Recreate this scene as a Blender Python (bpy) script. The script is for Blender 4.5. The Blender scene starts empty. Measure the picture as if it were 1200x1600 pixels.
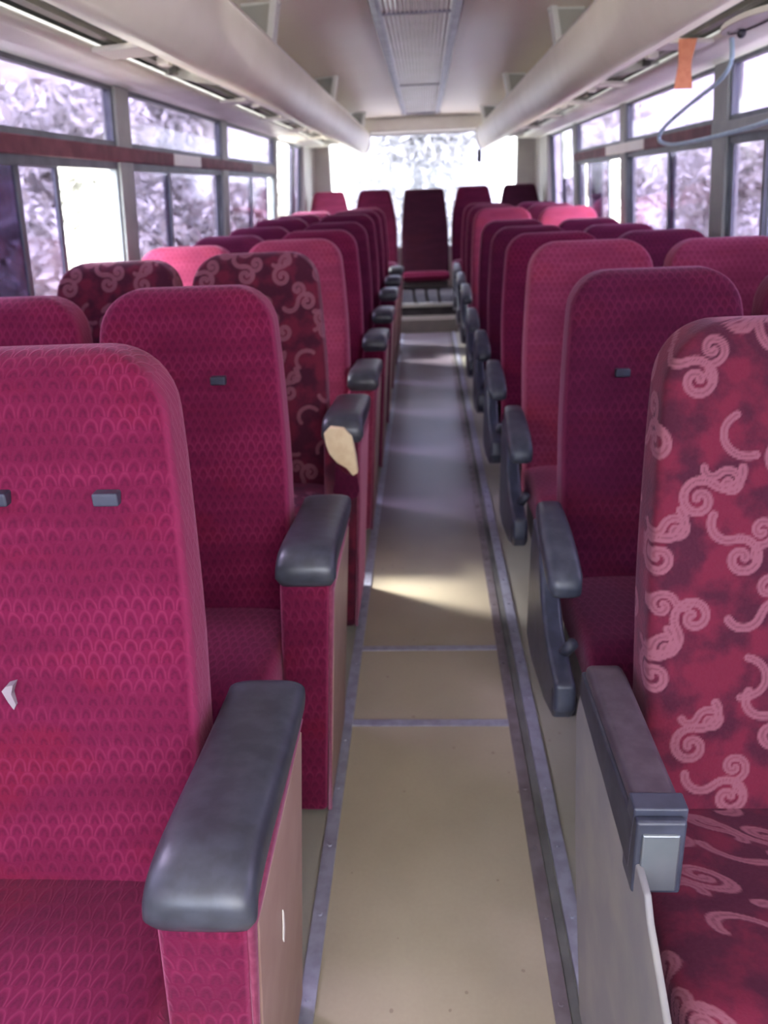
import bpy, bmesh, math, random
import numpy as np
from mathutils import Vector, Matrix
S = bpy.context.scene
COL = S.collection
rnd = random.Random(7)

# ------------------------------------------------------------------ camera
cd = bpy.data.cameras.new('camera'); cam = bpy.data.objects.new('camera', cd); COL.objects.link(cam)
cd.sensor_fit = 'VERTICAL'; cd.sensor_height = 36.0; cd.lens = 27.0; cd.clip_start = 0.02; cd.clip_end = 300
RT = (0.9980941630707417, 0.04782053197831128, -0.03900305584729136)
UP = (0.017239307771814056, 0.390805412919392, 0.920311868607839)
FW = (-0.059252408488299366, 0.9192302899460041, -0.3892362086627102)
cam.matrix_world = Matrix(((RT[0], UP[0], -FW[0], 0.0), (RT[1], UP[1], -FW[1], 0.0), (RT[2], UP[2], -FW[2], 1.3), (0, 0, 0, 1)))
cd.dof.use_dof = True; cd.dof.focus_distance = 0.95; cd.dof.aperture_fstop = 5.2
S.camera = cam
# ------------------------------------------------------------------ world, sun, exposure
W = bpy.data.worlds.new('world'); S.world = W; W.use_nodes = True
wn = W.node_tree; wn.nodes.clear()
wo = wn.nodes.new('ShaderNodeOutputWorld'); wb = wn.nodes.new('ShaderNodeBackground')
wt = wn.nodes.new('ShaderNodeTexCoord'); wz = wn.nodes.new('ShaderNodeTexNoise'); wz.inputs['Scale'].default_value = 2.5; wz.inputs['Detail'].default_value = 5
wr = wn.nodes.new('ShaderNodeValToRGB'); wr.color_ramp.elements[0].position = .35; wr.color_ramp.elements[0].color = (.62, .74, .95, 1); wr.color_ramp.elements[1].position = .6; wr.color_ramp.elements[1].color = (1, .98, .96, 1)
wn.links.new(wt.outputs['Generated'], wz.inputs['Vector']); wn.links.new(wz.outputs['Fac'], wr.inputs['Fac'])
wn.links.new(wr.outputs['Color'], wb.inputs['Color']); wn.links.new(wb.outputs['Background'], wo.inputs['Surface'])
wb.inputs['Strength'].default_value = 16.0
sd = bpy.data.lights.new('sun', 'SUN'); sun = bpy.data.objects.new('sun', sd); COL.objects.link(sun)
sd.energy = 6.5; sd.angle = math.radians(9); sd.color = (1, .97, .94)
sun.rotation_euler = Vector((1.2, -.68, -1.25)).to_track_quat('-Z', 'Y').to_euler()
S.view_settings.view_transform = 'Standard'; S.view_settings.look = 'None'
S.view_settings.gamma = 1; S.view_settings.use_curve_mapping = False
S.view_settings.exposure = 1.15
S.cycles.use_denoising = True
S.cycles.max_bounces = 10; S.cycles.diffuse_bounces = 6; S.cycles.glossy_bounces = 3; S.cycles.transparent_max_bounces = 12
S.cycles.sample_clamp_indirect = 6

# ------------------------------------------------------------------ materials
def mat(name, col, rough=.6, metal=0, sheen=0, spec=.5, coat=0):
    m = bpy.data.materials.new(name); m.use_nodes = True
    b = m.node_tree.nodes['Principled BSDF']
    b.inputs['Base Color'].default_value = (*col, 1); b.inputs['Roughness'].default_value = rough
    b.inputs['Metallic'].default_value = metal; b.inputs['Specular IOR Level'].default_value = spec
    b.inputs['Coat Weight'].default_value = coat
    if sheen:
        b.inputs['Sheen Weight'].default_value = sheen; b.inputs['Sheen Roughness'].default_value = .45
        b.inputs['Sheen Tint'].default_value = (1, .45, .68, 1)
    return m
def N(m, t, **k):
    n = m.node_tree.nodes.new(t)
    for a, v in k.items():
        if a in n.inputs.keys(): n.inputs[a].default_value = v
        else: setattr(n, a, v)
    return n
def L(m, a, b): m.node_tree.links.new(a, b)
def M(m, op, a, b=None, c=None, clamp=False):
    n = m.node_tree.nodes.new('ShaderNodeMath'); n.operation = op; n.use_clamp = clamp
    for i, v in enumerate((a, b, c)):
        if v is None: continue
        if isinstance(v, (int, float)): n.inputs[i].default_value = v
        else: L(m, v, n.inputs[i])
    return n.outputs[0]
def MIX(m, fac, a, b, blend='MIX'):
    n = m.node_tree.nodes.new('ShaderNodeMix'); n.data_type = 'RGBA'; n.blend_type = blend
    for i, v in ((0, fac), (6, a), (7, b)):
        if isinstance(v, (int, float)): n.inputs[i].default_value = v
        elif isinstance(v, tuple): n.inputs[i].default_value = (*v, 1)
        else: L(m, v, n.inputs[i])
    return n.outputs[2]
def OBJ(m): return N(m, 'ShaderNodeTexCoord').outputs['Object']
def noise(m, scale, detail=3, vec=None):
    n = N(m, 'ShaderNodeTexNoise', Scale=scale, Detail=detail); L(m, vec or OBJ(m), n.inputs['Vector']); return n.outputs['Fac']
def vary(m, col2, scale, lo=.4, hi=.65, bump=0, vec=None, detail=4):
    b = m.node_tree.nodes['Principled BSDF']; c = tuple(b.inputs['Base Color'].default_value)[:3]
    f = noise(m, scale, detail, vec); r = N(m, 'ShaderNodeMapRange'); r.inputs[1].default_value = lo; r.inputs[2].default_value = hi; L(m, f, r.inputs[0])
    L(m, MIX(m, r.outputs[0], c, col2), b.inputs['Base Color'])
    if bump:
        bp = N(m, 'ShaderNodeBump', Strength=bump, Distance=.002); L(m, f, bp.inputs['Height']); L(m, bp.outputs[0], b.inputs['Normal'])
    return m

def scale_fabric(name, base, hi, lo, k=1.0):
    """cut-velvet with rows of small overlapping arches, some bands brighter"""
    m = mat(name, base, .85, sheen=.26, spec=.12)
    b = m.node_tree.nodes['Principled BSDF']
    sp = N(m, 'ShaderNodeSeparateXYZ'); oc = OBJ(m); L(m, oc, sp.inputs[0])
    wa = M(m, 'MULTIPLY', M(m, 'SUBTRACT', noise(m, 22, 2, oc), .5), .022); wb_ = M(m, 'MULTIPLY', M(m, 'SUBTRACT', noise(m, 9, 2, oc), .5), .03)
    sn = N(m, 'ShaderNodeSeparateXYZ'); L(m, [x for x in m.node_tree.nodes if x.bl_idname == 'ShaderNodeTexCoord'][0].outputs['Normal'], sn.inputs[0])
    side = M(m, 'GREATER_THAN', M(m, 'ABSOLUTE', sn.outputs[0]), .75)
    ub = M(m, 'ADD', M(m, 'MULTIPLY', sp.outputs[0], M(m, 'SUBTRACT', 1, side)), M(m, 'MULTIPLY', sp.outputs[1], side))
    u = M(m, 'DIVIDE', M(m, 'ADD', ub, wb_), .020)
    v = M(m, 'DIVIDE', M(m, 'ADD', M(m, 'ADD', sp.outputs[2], sp.outputs[1]), wa), .023)
    row = M(m, 'FLOOR', v); fv = M(m, 'SUBTRACT', v, row)
    uo = M(m, 'ADD', u, M(m, 'MULTIPLY', row, .5)); fu = M(m, 'SUBTRACT', M(m, 'FRACT', uo), .5)
    # arch: half ellipse reaching up from the cell's lower edge
    d = M(m, 'SQRT', M(m, 'ADD', M(m, 'POWER', M(m, 'MULTIPLY', M(m, 'ABSOLUTE', fu), 2.1), 2), M(m, 'POWER', fv, 2)))
    ringv = M(m, 'SUBTRACT', 1, M(m, 'MULTIPLY', M(m, 'ABSOLUTE', M(m, 'SUBTRACT', d, .86)), 5.0), clamp=True)
    core = M(m, 'SUBTRACT', 1, M(m, 'MULTIPLY', M(m, 'ABSOLUTE', M(m, 'SUBTRACT', d, .42)), 3.4), clamp=True)
    st = N(m, 'ShaderNodeMapping'); st.inputs['Scale'].default_value = (1, 1, 3.2); L(m, oc, st.inputs[0])
    band = noise(m, 6.0, 3, st.outputs[0]); br = N(m, 'ShaderNodeMapRange'); br.inputs[1].default_value = .44; br.inputs[2].default_value = .62; L(m, band, br.inputs[0])
    f1 = M(m, 'MULTIPLY', ringv, M(m, 'ADD', .12, M(m, 'MULTIPLY', br.outputs[0], .55)), clamp=True)
    f2 = M(m, 'MULTIPLY', core, .55, clamp=True)
    c = MIX(m, M(m, 'MULTIPLY', br.outputs[0], .55), base, tuple(min(1, x*1.35) for x in base))
    st2 = N(m, 'ShaderNodeMapping'); st2.inputs['Scale'].default_value = (1, 1, 2.2); st2.inputs['Location'].default_value = (3, 1, 2); L(m, oc, st2.inputs[0])
    rr = N(m, 'ShaderNodeMapRange'); rr.inputs[1].default_value = .5; rr.inputs[2].default_value = .66; L(m, noise(m, 5.0, 3, st2.outputs[0]), rr.inputs[0])
    c = MIX(m, M(m, 'MULTIPLY', rr.outputs[0], .7), c, (base[0]*1.25, base[1]*.9, base[2]*.72))
    c = MIX(m, f2, c, lo); c = MIX(m, f1, c, hi)
    gs = N(m, 'ShaderNodeMapRange'); gs.inputs[1].default_value = .5; gs.inputs[2].default_value = .8; L(m, M(m, 'ABSOLUTE', sn.outputs[0]), gs.inputs[0])
    c = MIX(m, M(m, 'MULTIPLY', gs.outputs[0], .8), c, tuple(x*1.15 for x in hi))   # plain gusset cloth down the sides
    fz = noise(m, 260, 2, oc); c = MIX(m, M(m, 'MULTIPLY', M(m, 'SUBTRACT', fz, .3, clamp=True), .35), c, hi)
    L(m, c, b.inputs['Base Color'])
    bp = N(m, 'ShaderNodeBump', Strength=.35, Distance=.0015); L(m, M(m, 'ADD', ringv, M(m, 'MULTIPLY', fz, .6)), bp.inputs['Height']); L(m, bp.outputs[0], b.inputs['Normal'])
    return m
def swirl_fabric(name):
    m = mat(name, (.36, .028, .06), .8, sheen=.20, spec=.15)
    b = m.node_tree.nodes['Principled BSDF']; oc = OBJ(m)
    f = noise(m, 17, 5, oc); r = N(m, 'ShaderNodeMapRange'); r.inputs[1].default_value = .42; r.inputs[2].default_value = .6; L(m, f, r.inputs[0])
    c = MIX(m, r.outputs[0], (.042, .0035, .015), (.115, .007, .024))
    at = N(m, 'ShaderNodeAttribute'); at.attribute_name = 'swirl'
    c = MIX(m, at.outputs['Fac'], c, (.21, .072, .098))
    fz = noise(m, 220, 2, oc); c = MIX(m, M(m, 'MULTIPLY', fz, .15), c, (.16, .05, .07))
    L(m, c, b.inputs['Base Color'])
    bp = N(m, 'ShaderNodeBump', Strength=.4, Distance=.0015); L(m, M(m, 'ADD', at.outputs['Fac'], fz), bp.inputs['Height']); L(m, bp.outputs[0], b.inputs['Normal'])
    return m
FAB = {
 'crimson': scale_fabric('crimson_velvet', (.104, .0045, .030), (.20, .020, .066), (.050, .0024, .017)),
 'plum': scale_fabric('plum_velvet', (.066, .0042, .024), (.125, .014, .046), (.036, .0025, .015)),
 'pink': scale_fabric('pale_pink_velvet', (.205, .024, .066), (.27, .06, .105), (.14, .013, .042)),  # paler, pinker version of the velvet for some of the seats
 'dark': scale_fabric('dark_velvet', (.025, .0036, .012), (.048, .009, .023), (.016, .002, .007)),
 'swirl': swirl_fabric('swirl_velvet'),
}
SEAM = vary(mat('seam_piping', (.17, .018, .055), .8, sheen=.4), (.22, .035, .08), 90)
VINYL = vary(mat('slate_vinyl', (.032, .035, .046), .38, spec=.5), (.047, .052, .068), 40, bump=.15)
PLASTIC = vary(mat('dark_plastic', (.03, .032, .045), .5), (.05, .052, .07), 30, bump=.1)
PLASTIC2 = vary(mat('blue_grey_plastic', (.030, .034, .052), .40), (.05, .056, .085), 25)
STEEL = vary(mat('seat_steel', (.035, .03, .035), .5, .5), (.06, .05, .05), 30)
LAMINATE = vary(mat('tan_laminate', (.30, .18, .145), .5), (.34, .22, .18), 9)
PALEPAN = vary(mat('pale_shell', (.32, .315, .30), .55), (.37, .36, .32), 12)
CHROME = vary(mat('ashtray_metal', (.55, .58, .62), .25, .9), (.45, .5, .55), 15)
ALU = vary(mat('aluminium', (.36, .37, .46), .42, .3), (.28, .28, .35), 30)
ALUDARK = vary(mat('worn_aluminium', (.17, .14, .15), .5, .3), (.22, .195, .21), 24)
CREAM = vary(mat('cream_plastic', (.84, .79, .67), .42), (.79, .74, .62), 5)
CREAMW = vary(mat('pale_trim', (.82, .80, .73), .4), (.76, .73, .66), 6)
CEIL = vary(mat('ceiling_lining', (.84, .75, .67), .38), (.86, .77, .70), 1.8)
GREYP = vary(mat('grey_lining', (.40, .38, .35), .6), (.35, .33, .31), 5)
DARKG = vary(mat('dark_recess', (.09, .09, .085), .7), (.14, .14, .13), 10)
FRAME = vary(mat('window_frame', (.13, .15, .17), .45), (.09, .10, .12), 12)
PILLAR = vary(mat('pillar_paint', (.34, .36, .34), .5), (.28, .30, .29), 8)
MAROON = vary(mat('maroon_rail', (.13, .025, .045), .6), (.20, .055, .08), 12)
FOAM = vary(mat('bare_foam', (.74, .60, .38), .9), (.66, .50, .30), 30, bump=.3)
ORANGE = vary(mat('orange_webbing', (.85, .34, .18), .7), (.78, .28, .14), 60)
CORD = vary(mat('pale_blue_cord', (.50, .68, .80), .5), (.42, .60, .74), 40)
PAPER = vary(mat('scrap_paper', (.62, .6, .62), .8), (.55, .52, .56), 30)
SIDING = vary(mat('side_lining', (.40, .36, .34), .6), (.34, .31, .30), 6)

def floor_mat(name, a, b_, dirt, rough):
    m = mat(name, a, rough, spec=.5); b = m.node_tree.nodes['Principled BSDF']; oc = OBJ(m)
    f = noise(m, 3.0, 5, oc); r = N(m, 'ShaderNodeMapRange'); r.inputs[1].default_value = .38; r.inputs[2].default_value = .68; L(m, f, r.inputs[0])
    c = MIX(m, r.outputs[0], a, b_)
    vo = N(m, 'ShaderNodeTexVoronoi', Scale=17.0); L(m, oc, vo.inputs['Vector'])
    sp = M(m, 'LESS_THAN', M(m, 'ADD', vo.outputs['Distance'], M(m, 'MULTIPLY', noise(m, 60, 2, oc), .12)), .125)
    c = MIX(m, M(m, 'MULTIPLY', sp, .5), c, dirt)
    g = noise(m, 120, 3, oc); c = MIX(m, M(m, 'MULTIPLY', g, .16), c, dirt)
    L(m, c, b.inputs['Base Color'])
    bp = N(m, 'ShaderNodeBump', Strength=.08, Distance=.001); L(m, g, bp.inputs['Height']); L(m, bp.outputs[0], b.inputs['Normal'])
    return m
FLOOR = floor_mat('yellow_vinyl', (.42, .37, .265), (.36, .315, .225), (.17, .125, .10), .36)
FLOORB = floor_mat('grey_purple_vinyl', (.24, .20, .22), (.20, .165, .185), (.11, .09, .10), .34)  # grey-purple vinyl of the side platforms at the rear
# grey-purple colour blended in over the rear two thirds of the aisle, with an uneven edge
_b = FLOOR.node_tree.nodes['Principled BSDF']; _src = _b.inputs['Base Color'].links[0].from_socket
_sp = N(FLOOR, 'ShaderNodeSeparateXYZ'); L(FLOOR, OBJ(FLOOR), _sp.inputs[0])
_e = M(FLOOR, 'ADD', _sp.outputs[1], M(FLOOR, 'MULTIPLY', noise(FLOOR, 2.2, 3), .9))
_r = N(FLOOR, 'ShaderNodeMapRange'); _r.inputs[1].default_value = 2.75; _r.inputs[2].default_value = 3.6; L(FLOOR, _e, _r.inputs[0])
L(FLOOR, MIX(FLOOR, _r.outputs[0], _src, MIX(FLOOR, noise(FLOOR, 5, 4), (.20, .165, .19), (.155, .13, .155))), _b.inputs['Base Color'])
FLOORS = floor_mat('side_vinyl', (.34, .33, .27), (.30, .29, .235), (.22, .18, .14), .42)

def glass(name, tint, refl=.06):
    m = bpy.data.materials.new(name); m.use_nodes = True; nt = m.node_tree; nt.nodes.clear()
    o = nt.nodes.new('ShaderNodeOutputMaterial'); t = nt.nodes.new('ShaderNodeBsdfTransparent'); g = nt.nodes.new('ShaderNodeBsdfGlossy')
    t.inputs[0].default_value = (*tint, 1); g.inputs['Roughness'].default_value = .08; g.inputs['Color'].default_value = (1, 1, 1, 1)
    f = nt.nodes.new('ShaderNodeFresnel'); f.inputs[0].default_value = 1.45
    ge = nt.nodes.new('ShaderNodeNewGeometry'); iv = nt.nodes.new('ShaderNodeMath'); iv.operation = 'SUBTRACT'; iv.inputs[0].default_value = 1; nt.links.new(ge.outputs['Backfacing'], iv.inputs[1])
    mu = nt.nodes.new('ShaderNodeMath'); mu.operation = 'MULTIPLY'; nt.links.new(f.outputs[0], mu.inputs[0]); nt.links.new(iv.outputs[0], mu.inputs[1])
    x = nt.nodes.new('ShaderNodeMixShader'); nt.links.new(mu.outputs[0], x.inputs[0]); nt.links.new(t.outputs[0], x.inputs[1]); nt.links.new(g.outputs[0], x.inputs[2])
    nt.links.new(x.outputs[0], o.inputs[0]); return m
TINT = glass('tinted_glass', (.355, .325, .41))
TINTR = glass('tinted_glass_rear', (.45, .45, .51))
TINTF = glass('tinted_glass_front', (.64, .64, .66))
CLEAR = glass('clear_glass', (.93, .96, .95))

# ------------------------------------------------------------------ helpers
def tag(o, label=None, cat=None, group=None, kind=None):
    if label: o['label'] = label
    if cat: o['category'] = cat
    if group: o['group'] = group
    if kind: o['kind'] = kind
    return o
def obj(name, bm, m, parent=None, smooth=False, bevel=0, loc=None):
    me = bpy.data.meshes.new(name)
    if isinstance(bm, tuple):
        me.from_pydata(bm[0], [], bm[1])
    else:
        bmesh.ops.recalc_face_normals(bm, faces=bm.faces); bm.to_mesh(me); bm.free()
    me.materials.append(m)
    if smooth:
        for p in me.polygons: p.use_smooth = True
    o = bpy.data.objects.new(name, me); COL.objects.link(o)
    if parent: o.parent = parent
    if loc: o.location = loc
    if bevel:
        b = o.modifiers.new('bevel', 'BEVEL'); b.width = bevel; b.segments = 3; b.limit_method = 'ANGLE'; b.angle_limit = math.radians(35)
        for p in me.polygons: p.use_smooth = True
        w = o.modifiers.new('wn', 'WEIGHTED_NORMAL'); w.keep_sharp = True
    return o
def empty(name, loc=(0, 0, 0), rz=0):
    o = bpy.data.objects.new(name, None); COL.objects.link(o); o.location = loc; o.rotation_euler = (0, 0, rz); o.empty_display_size = .1; return o
def kids(o): return [c for c in bpy.data.objects if c.parent == o]
def copy_tree(o, parent=None):
    c = o.copy(); COL.objects.link(c); c.parent = parent
    for ch in kids(o): copy_tree(ch, c)
    return c
def box(bm, x0, x1, y0, y1, z0, z1):
    v = [bm.verts.new((x, y, z)) for x in (x0, x1) for y in (y0, y1) for z in (z0, z1)]
    for f in ((0, 1, 3, 2), (4, 6, 7, 5), (0, 4, 5, 1), (2, 3, 7, 6), (0, 2, 6, 4), (1, 5, 7, 3)): bm.faces.new([v[i] for i in f])
def nb(): return bmesh.new()
def bx(*a):
    bm = nb(); box(bm, *a); return bm
def prism(bm, poly, axis, a, b):
    """poly of 2-D points extruded along axis ('x': poly is (y,z); 'y': (x,z); 'z': (x,y))"""
    def P(p, t): return {'x': (t, p[0], p[1]), 'y': (p[0], t, p[1]), 'z': (p[0], p[1], t)}[axis]
    A = [bm.verts.new(P(p, a)) for p in poly]; B = [bm.verts.new(P(p, b)) for p in poly]; n = len(poly)
    bm.faces.new(A); bm.faces.new(B[::-1])
    for i in range(n): bm.faces.new((A[i], A[(i+1) % n], B[(i+1) % n], B[i]))
def tube(bm, pts, r, n=8):
    rings = []; up = Vector((0, 0, 1))
    for i, p in enumerate(pts):
        p = Vector(p); d = (Vector(pts[min(i+1, len(pts)-1)]) - Vector(pts[max(i-1, 0)])).normalized()
        a = d.cross(up if abs(d.z) < .9 else Vector((1, 0, 0))).normalized(); b = d.cross(a)
        rings.append([bm.verts.new(p + (a*math.cos(2*math.pi*k/n) + b*math.sin(2*math.pi*k/n))*r) for k in range(n)])
    for i in range(len(rings)-1):
        for k in range(n): bm.faces.new((rings[i][k], rings[i][(k+1) % n], rings[i+1][(k+1) % n], rings[i+1][k]))
    bm.faces.new(rings[0][::-1]); bm.faces.new(rings[-1])
def spline(pts, n=8):
    out = []; P = [Vector(p) for p in pts]
    for i in range(len(P)-1):
        a, b, c, d = P[max(i-1, 0)], P[i], P[i+1], P[min(i+2, len(P)-1)]
        for k in range(n):
            t = k/n; out.append(.5*((2*b) + (c-a)*t + (2*a-5*b+4*c-d)*t*t + (3*b-a-3*c+d)*t**3))
    out.append(P[-1]); return out
def unit_ring(p, n, asp):
    """superellipse resampled by arc length -> n points of unit half extents"""
    t = np.linspace(0, 2*np.pi, 4001); c, s = np.cos(t), np.sin(t)
    x = np.sign(c)*np.abs(c)**(2/p); y = np.sign(s)*np.abs(s)**(2/p)
    L_ = np.r_[0, np.cumsum(np.hypot(np.diff(x)*asp, np.diff(y)))]
    q = np.linspace(0, L_[-1], n, endpoint=False); return np.interp(q, L_, x), np.interp(q, L_, y)
def loft(rings):
    n = len(rings[0]); V = [tuple(map(float, p)) for r in rings for p in r]; F = []
    for i in range(len(rings)-1):
        for k in range(n):
            F.append((i*n+k, i*n+(k+1) % n, (i+1)*n+(k+1) % n, (i+1)*n+k))
    F.append(tuple(range(n))[::-1]); F.append(tuple((len(rings)-1)*n+k for k in range(n)))
    return V, F
def backrest_mesh(n=64, lv=40, W=.218, z0=.40, z1=1.12, wt=.188, rt=.085):
    ux, uy = unit_ring(7, n, 4); rings = []
    H = z1-z0; rb = .03
    for i in range(lv+1):
        s = i/lv; s = .5-.5*math.cos(math.pi*s)*abs(math.cos(math.pi*s))**0 if lv < 60 else s
        z = z0 + H*s
        zt = max(0, z-(z1-rt)); w = W + (wt-W)*max(0, (s-.45)/.55)**1.6
        w = w - rt + math.sqrt(max(0, rt*rt-zt*zt))
        dd = max(0, z-(z1-.035)); k = .035-math.sqrt(max(0, .035**2-dd*dd))
        db = max(0, (z0+rb)-z); kb = rb-math.sqrt(max(0, rb*rb-db*db))
        t = (.058-.014*s) - k - kb*.9; t = max(t, .004)
        bulge = -.012*math.sin(math.pi*min(1, s*1.25)) + .006*math.sin(2*math.pi*s)
        yc = .20+.055+.30*(z-.44)+bulge
        rings.append([(ux[j]*w, yc+uy[j]*t + (.010*(abs(ux[j])**4)*(-1) if uy[j] < 0 else 0), z) for j in range(n)])
    return loft(rings)
def cushion_mesh(n=64, lv=30, W=.222, y0=-.17, y1=.27, zt=.455, th=.062):
    ux, uy = unit_ring(6, n, 3.6); rings = []
    for i in range(lv+1):
        s = i/lv; s = .5-.5*math.cos(math.pi*s) if lv < 60 else s
        y = y0+(y1-y0)*s
        d = max(0, (y0+.06)-y); k = .06-math.sqrt(max(0, .06**2-d*d)); d2 = max(0, y-(y1-.03)); k2 = .03-math.sqrt(max(0, .03**2-d2*d2))
        w = W-k*.3-k2*.3; t = max(.004, th-k*.95-k2*.9)
        zc = zt-th+.012*math.sin(math.pi*s*.8+.5)-.03*s
        rings.append([(ux[j]*w, y, zc+uy[j]*t) for j in range(n)])
    return loft(rings)
# swirl pattern ---------------------------------------------------
def swirl_strokes():
    R_ = random.Random(31); out = []
    def spiral(cx, cy, r, rot, mir, turns=1.35, tail=.05):
        P = []
        for i in range(46):
            t = i/45; a = t*turns*2*math.pi; q = r*(.16+.84*t); P.append((q*math.cos(a), q*math.sin(a)))
        x, y = P[-1]; hd = math.atan2(P[-1][1]-P[-2][1], P[-1][0]-P[-2][0])
        for i in range(26):
            hd -= .095*(1 if i > 3 else .3); x += math.cos(hd)*tail/26; y += math.sin(hd)*tail/26; P.append((x, y))
        c, s = math.cos(rot), math.sin(rot)
        P = [((-p if mir else p), q) for p, q in P]
        return [(cx+p*c-q*s, cy+p*s+q*c) for p, q in P]
    def arc(cx, cy, r, a0, a1): return [(cx+r*math.cos(a0+(a1-a0)*i/30), cy+r*.9*math.sin(a0+(a1-a0)*i/30)) for i in range(31)]
    row = 0; v = .20
    while v < 1.66:
        u = -.34 + (row % 2)*.065
        while u < .34:
            ju, jv = u+R_.uniform(-.012, .012), v+R_.uniform(-.012, .012); k = R_.random()
            if k < .68:
                rot = R_.uniform(-.6, .6)+(math.pi*.5 if R_.random() < .4 else 0); mir = R_.random() < .5
                out.append((spiral(ju, jv, .029, rot, mir, 1.3, .060), .0066))
                out.append((spiral(ju+.048*math.cos(rot+.9), jv+.048*math.sin(rot+.9), .020, rot+2.2, not mir, 1.1, .030), .0058))
            else:
                a = R_.uniform(0, 6.28); out.append((arc(ju, jv, .034, a, a+3.0), .0058))
            u += .125
        v += .088; row += 1
    return out
STROKES = swirl_strokes()
def swirl_attr(me, mode):
    n = len(me.vertices); co = np.empty(n*3, dtype=np.float32); me.vertices.foreach_get('co', co); co = co.reshape(-1, 3)
    u = co[:, 0] + (0 if mode == 'flat' else co[:, 1]); v = co[:, 2]+co[:, 1] if mode != 'cushion' else co[:, 1]*.95-co[:, 2]*.9+.9
    if mode == 'flat':
        u = co[:, 0] + np.sign(co[:, 0])*np.maximum(0, co[:, 1]-(.215+.30*(co[:, 2]-.44)))*np.clip((np.abs(co[:, 0])-.12)/.06, 0, 1); v = co[:, 2]*1.04+.25
    val = np.zeros(n, dtype=np.float32)
    for P, w in STROKES:
        P = np.array(P, dtype=np.float32); lo = P.min(0)-.012; hi = P.max(0)+.012
        idx = np.nonzero((u > lo[0]) & (u < hi[0]) & (v > lo[1]) & (v < hi[1]))[0]
        if not len(idx): continue
        d = np.full(len(idx), 9., dtype=np.float32)
        for p in P: d = np.minimum(d, np.hypot(u[idx]-p[0], v[idx]-p[1]))
        val[idx] = np.maximum(val[idx], np.clip((w-d)/.0016+.5, 0, 1)*(1-.4*np.clip((.0016-d)/.0012+.5, 0, 1)))
    a = me.attributes.new('swirl', 'FLOAT', 'POINT'); a.data.foreach_set('value', val)

# ------------------------------------------------------------------ shell of the coach
Y0, Y1 = -1.4, 9.05
def XW(z): return 1.245-max(0, z-.9)*.085
def slab(bm, side, y0, y1, z0, z1, t=.05, off=0):
    """piece of side wall between heights z0..z1, following the inward lean"""
    a, b = (XW(z0)+off)*side, (XW(z1)+off)*side
    P = [(a, z0), (b, z1), (b+t*side, z1), (a+t*side, z0)]; prism(bm, P, 'y', y0, y1)
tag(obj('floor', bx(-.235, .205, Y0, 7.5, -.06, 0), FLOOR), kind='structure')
tag(obj('floor', bx(.205, 1.27, Y0, Y1, -.06, -.001), FLOORS), kind='structure')
tag(obj('floor', bx(-1.27, -.235, Y0, Y1, -.06, -.001), FLOORS), kind='structure')
def rail(name, x0, x1, m, z=.006, a=Y0, b=7.45):
    bm = bx(x0, x1, a, b, -.002, z); xc = (x0+x1)/2; y = .55
    while y < b:
        r = .0042; vs = [bm.verts.new((xc+r*math.cos(i*math.pi/4), y+r*math.sin(i*math.pi/4), z+.0022)) for i in range(8)]; bm.faces.new(vs)
        vb = [bm.verts.new((xc+1.3*r*math.cos(i*math.pi/4), y+1.3*r*math.sin(i*math.pi/4), z)) for i in range(8)]
        for i in range(8): bm.faces.new((vs[i], vs[(i+1) % 8], vb[(i+1) % 8], vb[i]))
        y += .17
    return tag(obj(name, bm, m), kind='structure')
rail('trim_1', -.240, -.212, ALU); rail('trim_2', .196, .222, ALUDARK); rail('trim_3', .243, .272, ALU, .009)
tag(obj('trim_4', bx(.224, .241, Y0, 7.45, -.002, .002), DARKG), kind='structure')
tag(obj('trim_5', bx(-.212, .196, 1.630, 1.655, -.002, .003), ALU), kind='structure')
tag(obj('trim_6', bx(-.212, .196, 1.985, 2.008, -.002, .003), ALU), kind='structure')
# rear steps and platform
WOODS = vary(mat('step_lino', (.22, .19, .17), .5), (.18, .155, .145), 7)
tag(obj('floor_step', bx(-.30, .30, 7.46, 7.72, 0, .125), WOODS, bevel=.006), kind='structure')
PLAT = vary(mat('dark_platform', (.045, .040, .046), .95, spec=.05), (.07, .062, .068), 8)
tag(obj('floor_step', bx(-.30, .30, 7.72, Y1, 0, .235), PLAT, bevel=.006), kind='structure')
tag(obj('trim_7', bx(-.30, .30, 7.700, 7.745, .205, .243), PALEPAN, bevel=.004), kind='structure')
for s in (-1, 1): tag(obj('floor_step', bx(min(.30*s, 1.24*s), max(.30*s, 1.24*s), 7.72, Y1, 0, .16), FLOORB), kind='structure')
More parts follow.
